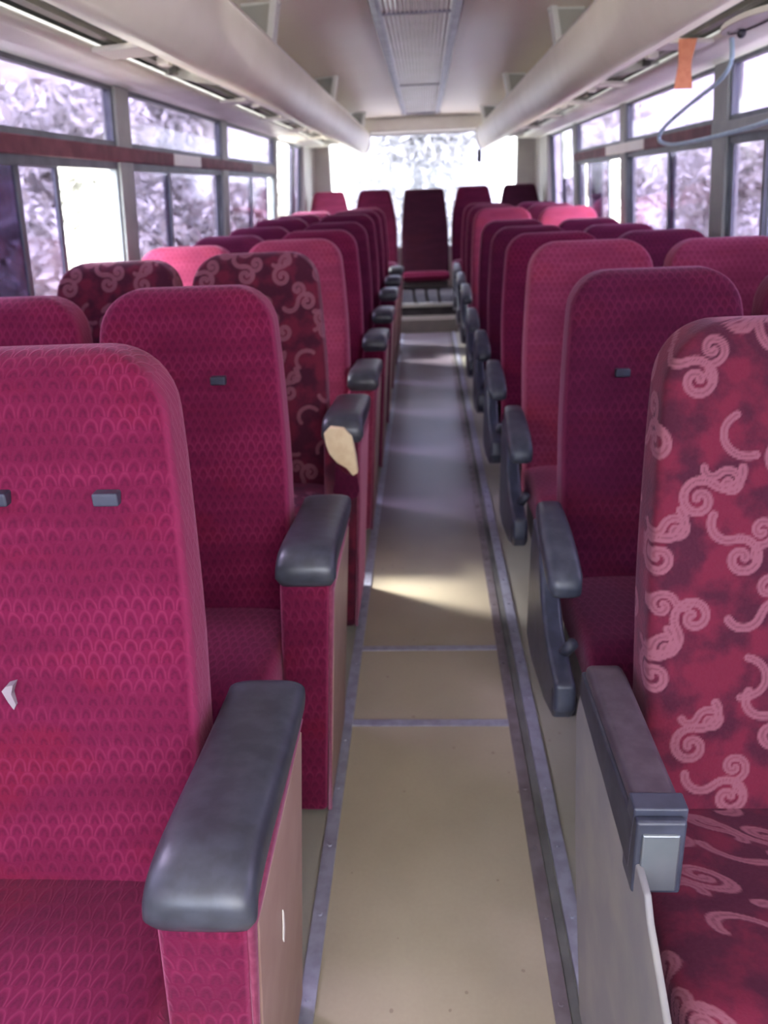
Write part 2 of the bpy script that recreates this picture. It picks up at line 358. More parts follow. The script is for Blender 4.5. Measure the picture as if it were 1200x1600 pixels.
# walls
PILL = {-1: [(-.05, .09), (1.60, 1.72), (3.26, 3.41), (4.95, 5.08), (6.68, 6.80), (8.14, 8.22)],
        1: [(.0, .14), (1.72, 1.84), (3.42, 3.58), (5.07, 5.20), (6.66, 6.80), (8.02, 8.12)]}
for s, nm in ((-1, 'wall_left'), (1, 'wall_right')):
    bm = nb(); slab(bm, s, Y0, Y1, -.06, .96); slab(bm, s, Y0, Y1, 1.70, 1.865)
    slab(bm, s, Y0, -.9, .96, 1.70)
    tag(obj(nm, bm, SIDING), kind='structure')
    bm = nb()
    for a, b in PILL[s][:-1]: slab(bm, s, a, b, .96, 1.70, .06, -.012)
    tag(obj('trim_%d' % (8 if s < 0 else 9), bm, PILLAR, bevel=.006), kind='structure')
    bm = nb(); a = PILL[s][-1][0]; slab(bm, s, a, Y1, .30, 1.74, .06, -.02)
    prism(bm, [(.99*s if s < 0 else .975, .5), (XW(1.2)*s, .5), (XW(1.2)*s, 1.75), (.99*s if s < 0 else .975, 1.75)], 'y', 8.90, 9.04)
    tag(obj('trim_%d' % (10 if s < 0 else 11), bm, GREYP, bevel=.01), kind='structure')
    # maroon rail between upper and lower lights, cut where a window stands wide open
    for nm_, a_, b_, m_ in ([('trim_12', -.9, 6.72, MAROON), ('trim_17', 3.95, 4.42, CREAMW), ('trim_18', 5.75, 6.66, GREYP)] if s < 0 else
                            [('trim_13', -.9, 6.72, MAROON), ('trim_19', -.9, 3.56, PILLAR), ('trim_20', 4.62, 5.55, CREAMW)]):
        bm = nb(); slab(bm, s, a_, b_, 1.432, 1.485, .03, -.018 if m_ is MAROON else -.022)
        tag(obj(nm_, bm, m_, bevel=.004), kind='structure')
    bm = nb(); slab(bm, s, -.9, 8.1, .935, .965, .05, -.03)
    tag(obj('trim_%d' % (14 if s < 0 else 15), bm, FRAME, bevel=.004), kind='structure')
# windows
wnum = [0]
def window(s, y0, y1, low, upper=True, full=False):
    """low: list of (ya, yb, layer) sliding panes that are there; gaps between them are open"""
    wnum[0] += 1
    root = tag(empty('window_%d' % wnum[0], (0, (y0+y1)/2, .96)), kind='structure')
    oy, oz = -(y0+y1)/2, -.96
    def put(nm, bm, m, **k):
        o = obj(nm, bm, m, root, **k); o.location = (0, oy, oz); return o
    bm = nb()
    for z0_, z1_ in (((.962, .99), (1.405, 1.432), (1.485, 1.505), (1.68, 1.70)) if not full else ((.962, .99), (1.68, 1.70))): slab(bm, s, y0, y1, z0_, z1_, .03, .0)
    for a in (y0, y1-.018): slab(bm, s, a, a+.018, .97, 1.70, .03, .0)
    put('frame', bm, FRAME)
    for a, b, ly in low:
        zt = 1.42 if not full else 1.69
        bm = nb(); off = .006+.014*ly
        slab(bm, s, a, b, .98, zt, .003, off+.004); p = put('pane', bm, TINT)
        bm = nb()
        for q in (a, b-.026): slab(bm, s, q, q+.026, .975, zt, .012, off)
        slab(bm, s, a, b, .975, .995, .012, off); slab(bm, s, a, b, zt-.018, zt, .012, off)
        o = obj('sash', bm, FRAME, p)
    if upper and not full:
        bm = nb(); slab(bm, s, y0, y1, 1.49, 1.695, .003, .012); put('pane', bm, TINT)
    return root
window(-1, -.9, -.05, [(-.9, -.05, 0)]); window(-1, .09, 1.60, [(.09, .86, 0), (.84, 1.60, 1)])
window(-1, 1.72, 3.26, [(1.74, 2.46, 0), (1.98, 2.76, 1)])
window(-1, 3.41, 4.95, [(3.43, 3.96, 0), (3.92, 4.93, 1)])
window(-1, 5.08, 6.68, [(5.10, 5.86, 0), (5.82, 6.52, 1)])
window(-1, 6.80, 8.14, [(7.66, 8.12, 0), (7.58, 7.9, 1)], full=True)
window(1, -.9, .0, [(-.9, 0, 0)]); window(1, .14, 1.72, [(.14, .95, 0), (.92, 1.70, 1)])
window(1, 1.84, 3.42, [(1.86, 2.66, 0), (2.2, 3.08, 1), (3.06, 3.40, 0)])
window(1, 3.58, 5.07, [(3.60, 4.26, 0), (4.20, 5.05, 1)])
window(1, 5.20, 6.66, [(5.58, 6.30, 0), (5.9, 6.22, 1), (6.42, 6.64, 0)])
window(1, 6.80, 8.02, [(6.82, 7.45, 0), (7.40, 8.0, 1)], full=True)
# rear wall with wide window
bm = nb(); box(bm, -1.24, 1.24, 9.05, 9.12, -.06, .66); box(bm, -1.24, 1.24, 9.05, 9.12, 1.80, 2.02)
box(bm, -1.24, -1.0, 9.05, 9.12, .66, 1.80); box(bm, .985, 1.24, 9.05, 9.12, .66, 1.80)
tag(obj('wall_rear', bm, GREYP), kind='structure')
root = tag(empty('window_%d' % (wnum[0]+1), (0, 9.08, .66)), kind='structure')
obj('pane', bx(-.80, .815, 0, .004, 0, 1.14), TINTR, root); obj('pane', bx(-1.0, -.803, 0, .004, 0, 1.14), CLEAR, root); obj('pane', bx(.818, .985, 0, .004, 0, 1.14), CLEAR, root)
obj('sill', bx(-1.0, .985, -.06, -.02, -.03, .02), GREYP, root, bevel=.006)
tag(obj('trim_16', bx(-.66, .66, 8.78, 9.03, 1.815, 1.96), CREAMW, bevel=.03), kind='structure')
# front bulkhead with windscreen, behind the viewer
bm = nb(); box(bm, -1.24, 1.24, -1.46, -1.40, -.06, .7); box(bm, -1.24, 1.24, -1.46, -1.40, 1.78, 2.02)
box(bm, -1.26, -1.12, -1.46, -1.40, .7, 1.78); box(bm, 1.12, 1.26, -1.46, -1.40, .7, 1.78)
tag(obj('wall_front', bm, GREYP), kind='structure')
wn_ = tag(obj('window_%d' % (wnum[0]+2), bx(-1.12, 1.12, -1.435, -1.430, .7, 1.78), TINTF), kind='structure')
# ceiling: flat in the middle, coved towards the walls
bm = nb(); P = [(-1.27, 1.76), (-1.16, 1.84), (-.98, 1.91), (-.72, 1.945), (-.4, 1.955), (0, 1.96), (.4, 1.955), (.72, 1.945), (.98, 1.91), (1.16, 1.84), (1.27, 1.76)]
prism(bm, P+[(x, z+.06) for x, z in P[::-1]], 'y', Y0-.06, Y1+.06)
o = tag(obj('ceiling', bm, CEIL), kind='structure')
for p in o.data.polygons: p.use_smooth = abs(p.normal.y) < .5 and p.normal.z < 0
# ------------------------------------------------------------------ ceiling light strip
lt = tag(empty('ceiling_light', (-.018, 3.0, 1.95)), 'long ribbed ceiling lamp cover between two dull metal rails down the middle of the ceiling', 'light fixture')
RAILM = vary(mat('lamp_rail', (.16, .14, .19), .35, .5), (.26, .24, .30), 14)
DIFF = vary(mat('ribbed_cover', (.52, .50, .50), .42, spec=.4, coat=.05), (.58, .55, .57), 5)
def lprof(s): return [(.138*s, .004), (.138*s, -.020), (.150*s, -.026), (.176*s, -.022), (.186*s, .004)]
for s in (-1, 1):
    bm = nb(); prism(bm, lprof(s), 'y', -4.2, 5.25); obj('metal_rail', bm, RAILM, lt, bevel=.002)
bm = nb(); box(bm, -.186, .186, 5.22, 5.26, -.024, .004); obj('end_cap', bm, RAILM, lt, bevel=.003)
def ribs(a, b, nm):
    pts = []; nr = 15
    for i in range(nr*4+1):
        t = i/(nr*4); x = -.138+.276*t; pts.append((x, -.010-.0035*math.cos(2*math.pi*i/4)))
    bm = nb(); prism(bm, pts+[(.138, .004), (-.138, .004)], 'y', a, b); return obj(nm, bm, DIFF, lt)
for a, b in ((-4.2, -1.9), (-1.88, .6), (.62, 3.0), (3.02, 5.22)): ribs(a, b, 'ribbed_cover')
for y in (-1.89, .61, 3.01): obj('cover_joint', bx(-.138, .138, y-.012, y+.012, -.016, -.006), RAILM, lt)
# ------------------------------------------------------------------ luggage racks
def rack(s, label):
    r = tag(empty('luggage_rack', (.75*s, 4, 1.65)), label, 'luggage rack')
    def put(nm, bm, m, **k):
        o = obj(nm, bm, m, r, **k); o.location = (-.75*s, -4, -1.65); return o
    a, b = -1.2, 8.80
    # lip: curved fascia
    cv = [(.555, 1.815), (.545, 1.80), (.548, 1.75), (.562, 1.695), (.588, 1.648), (.625, 1.628), (.70, 1.655), (.86, 1.722)]
    cv = [(p.x, p.y) for p in spline([(x, z, 0) for x, z in cv], 6)]
    inn = [(x+.012, z+.012) for x, z in cv][::-1]
    bm = nb(); prism(bm, [(x*s, z) for x, z in cv+inn], 'y', a, b); o = put('fascia', bm, CREAM)
    for p in o.data.polygons: p.use_smooth = abs(p.normal.y) < .5
    bm = nb(); prism(bm, [(x*s, z) for x, z in ((.548, 1.808), (.556, 1.826), (.572, 1.826), (.578, 1.808), (.565, 1.80))], 'y', a, b+.01); put('lip_rail', bm, CREAMW, bevel=.002)
    bm = nb(); prism(bm, [(x*s, z) for x, z in ((.54, 1.83), (.545, 1.70), (.58, 1.635), (.64, 1.62), (.66, 1.64), (.60, 1.66), (.575, 1.72), (.57, 1.83))], 'y', b, b+.03); put('end_cap', bm, PALEPAN)
    # dark duct above the slots, pale strip inside it
    bm = nb(); box(bm, min(.86*s, 1.14*s), max(.86*s, 1.14*s), a, b, 1.765, 1.785); put('duct', bm, DARKG)
    bm = nb(); prism(bm, [(x*s, z) for x, z in ((.93, 1.738), (.955, 1.735), (.955, 1.75), (.93, 1.753))], 'y', a, b); put('inner_strip', bm, PALEPAN)
    # cove trim from the slots out to the window head
    cv = [(.985, 1.722), (.992, 1.712), (1.04, 1.708), (1.10, 1.704), (XW(1.68)-.002, 1.694)]
    bm = nb(); prism(bm, [(x*s, z) for x, z in cv+[(x, z+.014) for x, z in cv[::-1]]], 'y', a, b); o = put('cove_trim', bm, CREAMW)
    for p in o.data.polygons: p.use_smooth = abs(p.normal.y) < .5
    ys = ([.2, 1.35, 2.70, 4.25, 5.3, 6.35, 7.4, 8.5] if s < 0 else [.25, 1.6, 3.15, 4.30, 5.2, 6.2, 7.3, 8.5])
    for i, y in enumerate(ys):
        bm = nb(); w = .12 if i != (2 if s < 0 else 2) else .16
        prism(bm, [(x*s, z) for x, z in ((.84, 1.712), (.99, 1.708), (.99, 1.722), (.84, 1.730))], 'y', y-w/2, y+w/2)
        put('slot_bridge', bm, CREAMW, bevel=.004)
        bm = nb(); box(bm, min(.865*s, .905*s), max(.865*s, .905*s), y+.28, y+.33, 1.715, 1.740); put('clip', bm, CREAMW, bevel=.004)
    for y in [q+.55 for q in ys[2:-1]]:
        bm = nb(); tube(bm, [(.93*s, y, 1.72), (.93*s, y, 1.745)], .018, 12); put('air_nozzle', bm, DARKG)
    return r
RK = [None, None]
RK[0] = rack(-1, 'cream moulded luggage rack above the left windows with dark slots underneath')
RK[1] = rack(1, 'cream moulded luggage rack above the right windows, brightly lit towards the front')
bm = nb(); box(bm, .555, .60, 8.79, 8.81, 1.50, 1.625)
tag(obj('rack_bracket', bm, STEEL), 'small dark bracket hanging below the far end of the right luggage rack', 'bracket')
BRK = vary(mat('bracket_plate', (.50, .50, .45), .5), (.43, .45, .42), 4)
BRE = vary(mat('bracket_edge', (.88, .90, .85), .3), (.82, .84, .80), 10)
def bracket(r, s, y):
    t = lambda o: setattr(o, 'location', (-.75*s, -4, -1.65))
    bm = nb(); prism(bm, [(x*s, z) for x, z in ((.575, 1.80), (.55, 1.948), (1.0, 1.90), (1.15, 1.82), (1.17, 1.78), (.87, 1.70), (.62, 1.66))], 'y', y, y+.016); p = obj('support_plate', bm, BRK, r, bevel=.003); t(p)
    bm = nb(); prism(bm, [(x*s, z) for x, z in ((.556, 1.80), (.524, 1.952), (.552, 1.952), (.584, 1.80))], 'y', y-.035, y+.05); obj('edge_trim', bm, BRE, p, bevel=.004)
    bm = nb(); box(bm, min(.52*s, .67*s), max(.52*s, .67*s), y, y+.03, 1.938, 1.952); obj('ceiling_flange', bm, BRE, p, bevel=.003)
for y in (1.2, 3.33, 5.45, 8.0): bracket(RK[0], -1, y)
for y in (1.5, 3.72, 5.72, 7.95): bracket(RK[1], 1, y)
# reading lamp, strap, cord on the right rack
rl = tag(empty('reading_lamp', (.94, 2.62, 1.702)), 'pale oval reading lamp panel with a black knob under the right luggage rack', 'lamp')
bm = nb(); ring = [(.052*math.cos(a)*1.0, .19*math.sin(a)) for a in [i*math.pi/16 for i in range(32)]]; prism(bm, ring, 'z', -.012, .006); obj('panel', bm, CREAMW, rl, bevel=.004)
bm = nb(); tube(bm, [(.03*math.cos(a), -.02+.17*math.sin(a), -.014) for a in [i*math.pi/16 for i in range(-4, 12)]], .003, 6); obj('groove', bm, DARKG, rl)
bm = nb(); bmesh.ops.create_uvsphere(bm, u_segments=16, v_segments=10, radius=.013); k = obj('knob', bm, PLASTIC, rl, smooth=True); k.location = (.012, .09, -.022)
bm = nb(); nn = 12; rows = []
for i in range(nn+1):
    t = i/nn; z = -.012-.150*t; w = .030-.008*math.sin(math.pi*t)**2; y = .01*math.sin(3*t)
    rows.append([(-w, y, z), (w, y, z), (w, y+.003, z), (-w, y+.003, z)])
V, F = loft(rows); tag(obj('orange_strap', (V, F), ORANGE, loc=(.90, 3.06, 1.735)), 'short orange webbing strap hanging from the right luggage rack', 'strap')
pts = spline([(1.0, 2.93, 1.700), (1.005, 2.925, 1.63), (.998, 3.0, 1.585), (1.0, 3.2, 1.555), (1.0, 3.48, 1.51), (1.0, 3.65, 1.47), (1.0, 3.66, 1.435), (1.0, 3.5, 1.414), (1.0, 3.25, 1.411), (1.0, 2.9, 1.418), (1.0, 2.55, 1.432), (1.0, 2.2, 1.47), (1.01, 1.9, 1.56), (1.02, 1.7, 1.69)], 10)
bm = nb(); tube(bm, pts, .0075, 10); tag(obj('hanging_cord', bm, CORD, smooth=True), 'loop of pale blue cord hanging below the right luggage rack', 'cord')

# ------------------------------------------------------------------ seats
BK = {}; 
def meshdata(key, vf, swirl=None, m=None):
    me = bpy.data.meshes.new(key); me.from_pydata(vf[0], [], vf[1]); me.update()
    for p in me.polygons: p.use_smooth = True
    me.materials.append(m)
    if swirl: swirl_attr(me, swirl)
    return me
for c in FAB:
    if c == 'swirl':
        BK[c] = (meshdata('backrest', backrest_mesh(420, 260), 'flat', FAB[c]), meshdata('seat_cushion', cushion_mesh(420, 200), 'cushion', FAB[c]))
    else:
        BK[c] = (meshdata('backrest', backrest_mesh(), None, FAB[c]), meshdata('seat_cushion', cushion_mesh(), None, FAB[c]))
def mobj(name, me, parent):
    o = bpy.data.objects.new(name, me); COL.objects.link(o); o.parent = parent; return o
def seat_core(name, c):
    r = empty(name)
    mobj('backrest', BK[c][0], r); mobj('seat_cushion', BK[c][1], r)
    bm = nb(); box(bm, -.20, .20, -.12, .24, .20, .335); obj('seat_pan', bm, STEEL, r, bevel=.01)
    bm = nb()
    for x in (-.17, .17): tube(bm, [(x, -.06, .0), (x, -.02, .22)], .014, 8); tube(bm, [(x, .22, .0), (x, .18, .22)], .014, 8)
    box(bm, -.18, .18, -.07, .24, .0, .012); obj('leg_frame', bm, STEEL, r)
    return r
def lean(y, z, xi, xt, xb): t = (z-.62)/.60; return xi
def console_left(r, c, torn=False):
    """fabric wrapped side console of a left aisle seat: local x runs to the aisle"""
    fab = FAB[c]; X0, X1, B0, B1 = .237, .345, .200, .300   # top inner/outer, bottom inner/outer (seat centre at -.535)
    def P(x, z, top): return x
    bm = nb()
    prof = [(.0, .02), (.33, .02), (.35, .60), (.03, .602), (.004, .60)]
    def ring(x_t, x_b, y, z): return (x_b+(x_t-x_b)*(z/.61), y, z)
    A = [bm.verts.new(ring(X0, B0, y, z)) for y, z in prof]; B = [bm.verts.new(ring(X1-.008, B1-.008, y, z)) for y, z in prof]
    n = len(prof); bm.faces.new(A); bm.faces.new(B[::-1])
    for i in range(n): bm.faces.new((A[i], A[(i+1) % n], B[(i+1) % n], B[i]))
    bmesh.ops.subdivide_edges(bm, edges=[e for e in bm.edges if e.calc_length() > .2], cuts=6, use_grid_fill=True)
    con = obj('side_console', bm, fab, r, bevel=.012); first = len(r.children)
    if torn: swirl_attr(con.data, 'side')
    # aisle side board
    bm = nb(); prof = [(.022, .03), (.322, .03), (.338, .575), (.024, .575)]
    A = [bm.verts.new(ring(X1-.012, B1-.012, y, z)) for y, z in prof]; B = [bm.verts.new(ring(X1+.001, B1+.001, y, z)) for y, z in prof]
    bm.faces.new(A); bm.faces.new(B[::-1])
    for i in range(4): bm.faces.new((A[i], A[(i+1) % 4], B[(i+1) % 4], B[i]))
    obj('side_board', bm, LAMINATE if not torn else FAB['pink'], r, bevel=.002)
    # piping round the board
    bm = nb(); pr = [(.012, .02), (.012, .585), (.346, .590)]
    tube(bm, [ring(X1-.004, B1-.004, y, z) for y, z in spline_flat(pr)], .006, 8); obj('piping', bm, SEAM, r, smooth=True)
    # padded vinyl top: rounded pad that rolls over the front
    ux, uy = unit_ring(3.6, 40, 1.6); path = [(-.010, .600), (-.020, .622), (-.016, .646), (.004, .664), (.04, .672), (.10, .669), (.2, .659), (.3, .650), (.36, .645), (.372, .640)]
    th = [.004, .016, .024, .029, .031, .030, .029, .027, .024, .006]
    rings = []; PP = spline([(y, z, 0) for y, z in path], 4); TT = spline([(t, 0, 0) for t in th], 4)
    for i, (p, t) in enumerate(zip(PP, TT)):
        q = PP[min(i+1, len(PP)-1)]-PP[max(i-1, 0)]; q.normalize(); nx, nz = -q.y, q.x
        w = .060 - .004*i/len(PP); xc = (X0+X1)/2+.002
        if i < 3: w -= .004*(3-i)
        if i > len(PP)-4: w -= .005*(i-len(PP)+4)
        t = t.x
        rings.append([(xc+ux[j]*w, p.x+nx*(uy[j]*t - t), p.y+nz*(uy[j]*t - t)) for j in range(40)])
    V, F = loft(rings); obj('arm_pad', (V, F), VINYL, r, smooth=True)
    if torn:
        def blob(pts, y, th, nm, m):
            bm = nb(); prism(bm, pts, 'y', y-th, y+.004); return obj(nm, bm, m, r, bevel=.003)
        f = blob([(.243, .632), (.262, .650), (.30, .646), (.322, .622), (.330, .565), (.333, .520), (.318, .512), (.300, .535), (.275, .550), (.255, .575), (.247, .600)], -.008, .024, 'exposed_foam', FOAM)
        f['label'] = 'cream foam showing through a tear'; FOAMS.append(r)
        blob([(.268, .54), (.29, .512), (.31, .505), (.33, .498), (.333, .46), (.325, .44), (.30, .43), (.29, .405), (.275, .44), (.255, .455), (.262, .49)], -.003, .004, 'torn_lining', FAB['plum'])
def spline_flat(pr):
    return pr
def arm_right(r):
    """dark plastic fold-down arm and seat-side housing of a right aisle seat; aisle at local -x (seat centre .535)"""
    h = nb(); poly = [(.865, .615), (.885, .55), (.90, .28), (.80, .265), (.60, .30), (.50, .335), (.475, .37), (.485, .425), (.56, .435), (.64, .455), (.70, .50), (.735, .56), (.75, .60)]
    poly = [(y-.71, z) for y, z in poly]; prism(h, poly, 'x', -.300, -.258); obj('side_housing', h, PLASTIC2, r, bevel=.010)
    bm = nb(); box(bm, -.302, -.255, -.222, -.19, .345, .41); obj('front_cap', bm, PLASTIC, r, bevel=.012)
    bm = nb(); tube(bm, [(-.268, -.13, .435), (-.255, -.15, .47)], .012, 10); obj('recline_lever', bm, PLASTIC, r, smooth=True)
    ux, uy = unit_ring(4, 32, 1.2); rings = []
    for y, z, w, t in ((-.125, .570, .02, .008), (-.12, .576, .030, .020), (-.10, .584, .034, .027), (-.04, .600, .035, .030), (.02, .614, .034, .030), (.08, .626, .031, .029), (.135, .634, .028, .026), (.15, .630, .018, .012)):
        rings.append([(-.268+ux[j]*w, y, z+uy[j]*t) for j in range(32)])
    V, F = loft(rings); obj('arm_pad', (V, F), VINYL2, r, smooth=True)
VINYL2 = vary(mat('dark_slate_arm', (.038, .043, .062), .40), (.06, .067, .092), 30)
FOAMS = []
PROTO = {}
def left_aisle(c, torn=False):
    k = ('L', c, torn)
    if k not in PROTO:
        r = seat_core('coach_seat', c); console_left(r, c, torn); PROTO[k] = r; return r
    return copy_tree(PROTO[k])
def right_aisle(c):
    k = ('R', c)
    if k not in PROTO:
        r = seat_core('coach_seat', c); arm_right(r); PROTO[k] = r; return r
    return copy_tree(PROTO[k])
def plain(c):
    k = ('W', c)
    if k not in PROTO: PROTO[k] = seat_core('coach_seat', c); return PROTO[k]
    return copy_tree(PROTO[k])
ORD = ['front', 'second', 'third', 'fourth', 'fifth', 'sixth', 'seventh', 'eighth', 'ninth']
LOOK = {'crimson': 'crimson scale-patterned', 'plum': 'dark plum velvet', 'pink': 'pale pink velvet', 'swirl': 'swirl-patterned crimson coach seat', 'dark': 'very dark plum'}
def lab(r, c, side, pos, k, grp=True):
    rowtxt = 'front row' if k == 0 else ORD[k]+' row from the front'
    look = LOOK[c] if c == 'swirl' else LOOK[c]+' coach seat'
    tag(r, '%s, %s on the %s, %s' % (look, {'a': 'beside the aisle', 'w': 'by the window'}[pos], side, rowtxt), 'seat', 'high-backed coach seats on the %s side' % side)
def place(r, x, y, z=0, rz=0, tilt=0): r.location = (x, y, z); r.rotation_euler = (tilt, 0, rz)
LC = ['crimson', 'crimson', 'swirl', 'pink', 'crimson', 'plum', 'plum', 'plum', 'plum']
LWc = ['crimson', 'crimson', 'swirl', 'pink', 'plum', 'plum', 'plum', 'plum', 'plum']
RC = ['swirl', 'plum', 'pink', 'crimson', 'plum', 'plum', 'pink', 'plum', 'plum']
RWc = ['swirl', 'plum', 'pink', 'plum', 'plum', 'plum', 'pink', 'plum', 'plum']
dzL = [.0, -.01, .005, -.002, -.005, 0, .02, .02, .02]; dzR = [-.015, -.02, -.005, -.02, -.03, -.03, .02, .02, .02]
LS, RS = [], []
for k in range(9):
    r = left_aisle(LC[k], torn=(k == 2)); place(r, -.535, .56+.76*k, dzL[k]); lab(r, LC[k], 'left', 'a', k); LS.append(r)
    if k == 2:
        for c_ in kids(r):
            if c_.name.split('.')[0] in ('side_console', 'side_board', 'piping', 'arm_pad', 'exposed_foam', 'torn_lining'): c_.scale = (1, 1, 1.055)
    if k == 2: r['label'] = 'swirl-patterned seat beside the aisle on the left with torn armrest showing foam'
    w = plain(LWc[k]); place(w, -.985, .56+.76*k+.02, dzL[k]-.012); lab(w, LWc[k], 'left', 'w', k)
    if k: r2 = right_aisle(RC[k])
    else:
        r2 = seat_core('coach_seat', 'swirl')
    place(r2, .535, .71+.76*k, dzR[k]); lab(r2, RC[k], 'right', 'a', k); RS.append(r2)
    w = plain(RWc[k]); place(w, .985, .71+.76*k+.02, dzR[k]-.008); lab(w, RWc[k], 'right', 'w', k)
SHELL = vary(mat('scuffed_shell', (.22, .215, .215), .55), (.28, .27, .24), 9)
for c_ in kids(RS[0]):
    if c_.name.startswith('seat_cushion'): c_.scale = (1.10, 1, 1); c_.location = (-.020, 0, .004)
# front right seat: pale side shell, hard arm, ashtray
r = RS[0]; r['label'] = 'crimson seat with pink swirl pattern and ashtray arm, nearest on the right'
bm = nb(); prism(bm, [(-.32, 0), (.17, 0), (.30, .28), (.355, .49), (.335, .56), (0, .56), (-.055, .553), (-.075, .532), (-.116, .510), (-.16, .485), (-.32, .44)], 'x', -.296, -.287); obj('side_panel', bm, SHELL, r, bevel=.003)
bm = nb(); prism(bm, [(.0, .53), (.325, .55), (.325, .598), (.0, .608)], 'x', -.300, -.238); obj('arm_body', bm, PLASTIC, r, bevel=.005)
bm = nb(); prism(bm, [(.02, .600), (.318, .590), (.318, .616), (.28, .622), (.02, .628)], 'x', -.296, -.240); obj('arm_pad', bm, vary(mat('worn_arm_leather', (.06, .045, .06), .45), (.09, .07, .09), 35, bump=.2), r, bevel=.010)
bm = nb(); prism(bm, [(.0, .600), (.028, .600), (.028, .629), (.0, .628)], 'x', -.300, -.236); obj('arm_band', bm, PLASTIC2, r, bevel=.003)
bm = nb(); prism(bm, [(-.018, .512), (.03, .512), (.03, .60), (-.004, .620), (-.012, .618)], 'x', -.299, -.240); a = obj('ashtray', bm, PLASTIC2, r, bevel=.006)
bm = nb(); prism(bm, [(-.022, .520), (-.016, .520), (-.010, .603), (-.016, .603)], 'x', -.292, -.247); b = obj('ashtray_lid', bm, vary(mat('ashtray_lid', (.24, .27, .30), .3, .75), (.20, .23, .26), 12), a, bevel=.003)
# small tabs on the backrests
def tab(root, x, z, y=None, nm='plastic_tab'):
    bk = [c for c in kids(root) if c.name.startswith('backrest')][0]
    yy = .20+.055+.30*(z-.44)-.058-.002 if y is None else y
    bm = nb(); box(bm, x-.017, x+.017, yy-.010, yy+.02, z-.009, z+.009); obj(nm, bm, PLASTIC2, bk, bevel=.003)
tab(LS[0], .118, .943); tab(LS[0], -.030, .945); tab(LS[1], .073, .93); tab(RS[1], -.08, .90)
def ring_x(z): return .300+(.345-.300)*(z/.61)+.002
V = [(ring_x(z)+e, y, z) for e in (0, .0016) for y, z in ((.150, .44), (.157, .425), (.160, .395), (.154, .375), (.149, .385), (.151, .41))]
F = [tuple(range(6)), tuple(range(11, 5, -1))]+[(i, (i+1) % 6, 6+(i+1) % 6, 6+i) for i in range(6)]
sb = [c for c in kids(LS[0]) if c.name.startswith('side_board')][0]; obj('scuff', (V, F), CREAMW, sb)
bk = [c for c in kids(LS[0]) if c.name.startswith('backrest')][0]
bm = nb(); prism(bm, [(x+.014, z+.012) for x, z in [(-.052, .69), (-.047, .672), (-.042, .660), (-.037, .668), (-.040, .685), (-.034, .70), (-.045, .697)]], 'y', .262, .275); o = obj('worn_patch', bm, vary(mat('worn_backing', (.30, .26, .29), .8), (.26, .22, .25), 30), bk)
# rear bench of separate high seats
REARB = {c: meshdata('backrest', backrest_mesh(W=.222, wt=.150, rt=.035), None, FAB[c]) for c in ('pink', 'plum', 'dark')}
for x, c, l in ((-.965, 'pink', 'pale pink-topped seat at the left end of the rear row'), (-.500, 'plum', 'dark plum seat in the rear row left of the middle seat'),
                (.490, 'plum', 'dark plum seat in the rear row right of the middle seat'), (.955, 'dark', 'very dark seat at the right end of the rear row')):
    r = empty('coach_seat'); mobj('backrest', REARB[c], r); mobj('seat_cushion', BK[c][1], r)
    obj('seat_pan', bx(-.20, .20, -.12, .24, .0, .335), STEEL, r, bevel=.01); place(r, x, 7.98, .16); r['label'] = l; r['category'] = 'seat'; r['group'] = 'seats of the raised rear row'
r = empty('coach_seat', (0.0, 7.75, .235))
r['label'] = 'tall dark plum seat in the middle of the rear row, facing down the aisle'; r['category'] = 'seat'; r['group'] = 'seats of the raised rear row'
m_ = meshdata('backrest', backrest_mesh(W=.232, wt=.190, z0=.20, z1=1.035, rt=.028), None, FAB['dark']); mobj('backrest', m_, r)
m_ = meshdata('seat_cushion', cushion_mesh(W=.235, y0=-.10, y1=.22, zt=.30, th=.045), None, FAB['crimson']); mobj('seat_cushion', m_, r)
bm = nb(); box(bm, -.215, .215, -.06, .20, .16, .205); obj('seat_pan', bm, STEEL, r, bevel=.008)
for x in (-.12, 0, .12):
    bm = nb(); tube(bm, [(x, -.03, .17), (x+.005, -.045, .08), (x+.02, .0, .008)], .014, 8); obj('leg', bm, STEEL, r)
bm = nb(); prism(bm, [(-.03, -.02), (.035, -.025), (.03, .025), (-.02, .03)], 'z', 0, .003)
tag(obj('paper_scrap', bm, PAPER, loc=(.03, 7.72, .244)), 'scrap of pale paper on the rear step below the middle seat', 'paper')

# ------------------------------------------------------------------ outside
GRASS = vary(mat('dry_ground', (.42, .38, .30), .9), (.55, .50, .42), .8)
bm = nb(); box(bm, -60, 60, -40, 80, -1.3, -1.1); tag(obj('ground', bm, GRASS), kind='structure')
def bank(name, xa, xb, h, ya, yb, m, seed):
    R_ = random.Random(seed); V, F = [], []; nx, ny = 24, 40
    for i in range(nx+1):
        for j in range(ny+1):
            t = i/nx; x = xa+(xb-xa)*t; y = ya+(yb-ya)*j/ny
            V.append((x, y, -1.1+h*min(1, t*1.3)**.8+R_.uniform(-.15, .15)*(t > 0)))
    for i in range(nx):
        for j in range(ny):
            a = i*(ny+1)+j; F.append((a, a+1, a+ny+2, a+ny+1))
    o = obj(name, (V, F), m, smooth=True); return tag(o, kind='structure')
bank('hillside', -6.4, -16, 9.0, -15, 45, vary(mat('scrub_hill', (.24, .23, .21), .9), (.46, .44, .42), 2.5), 3)
bank('hillside', 7.5, 30, 9.5, -5, 60, vary(mat('red_earth', (.44, .32, .32), .9), (.30, .29, .30), 1.3, .42, .58), 5)

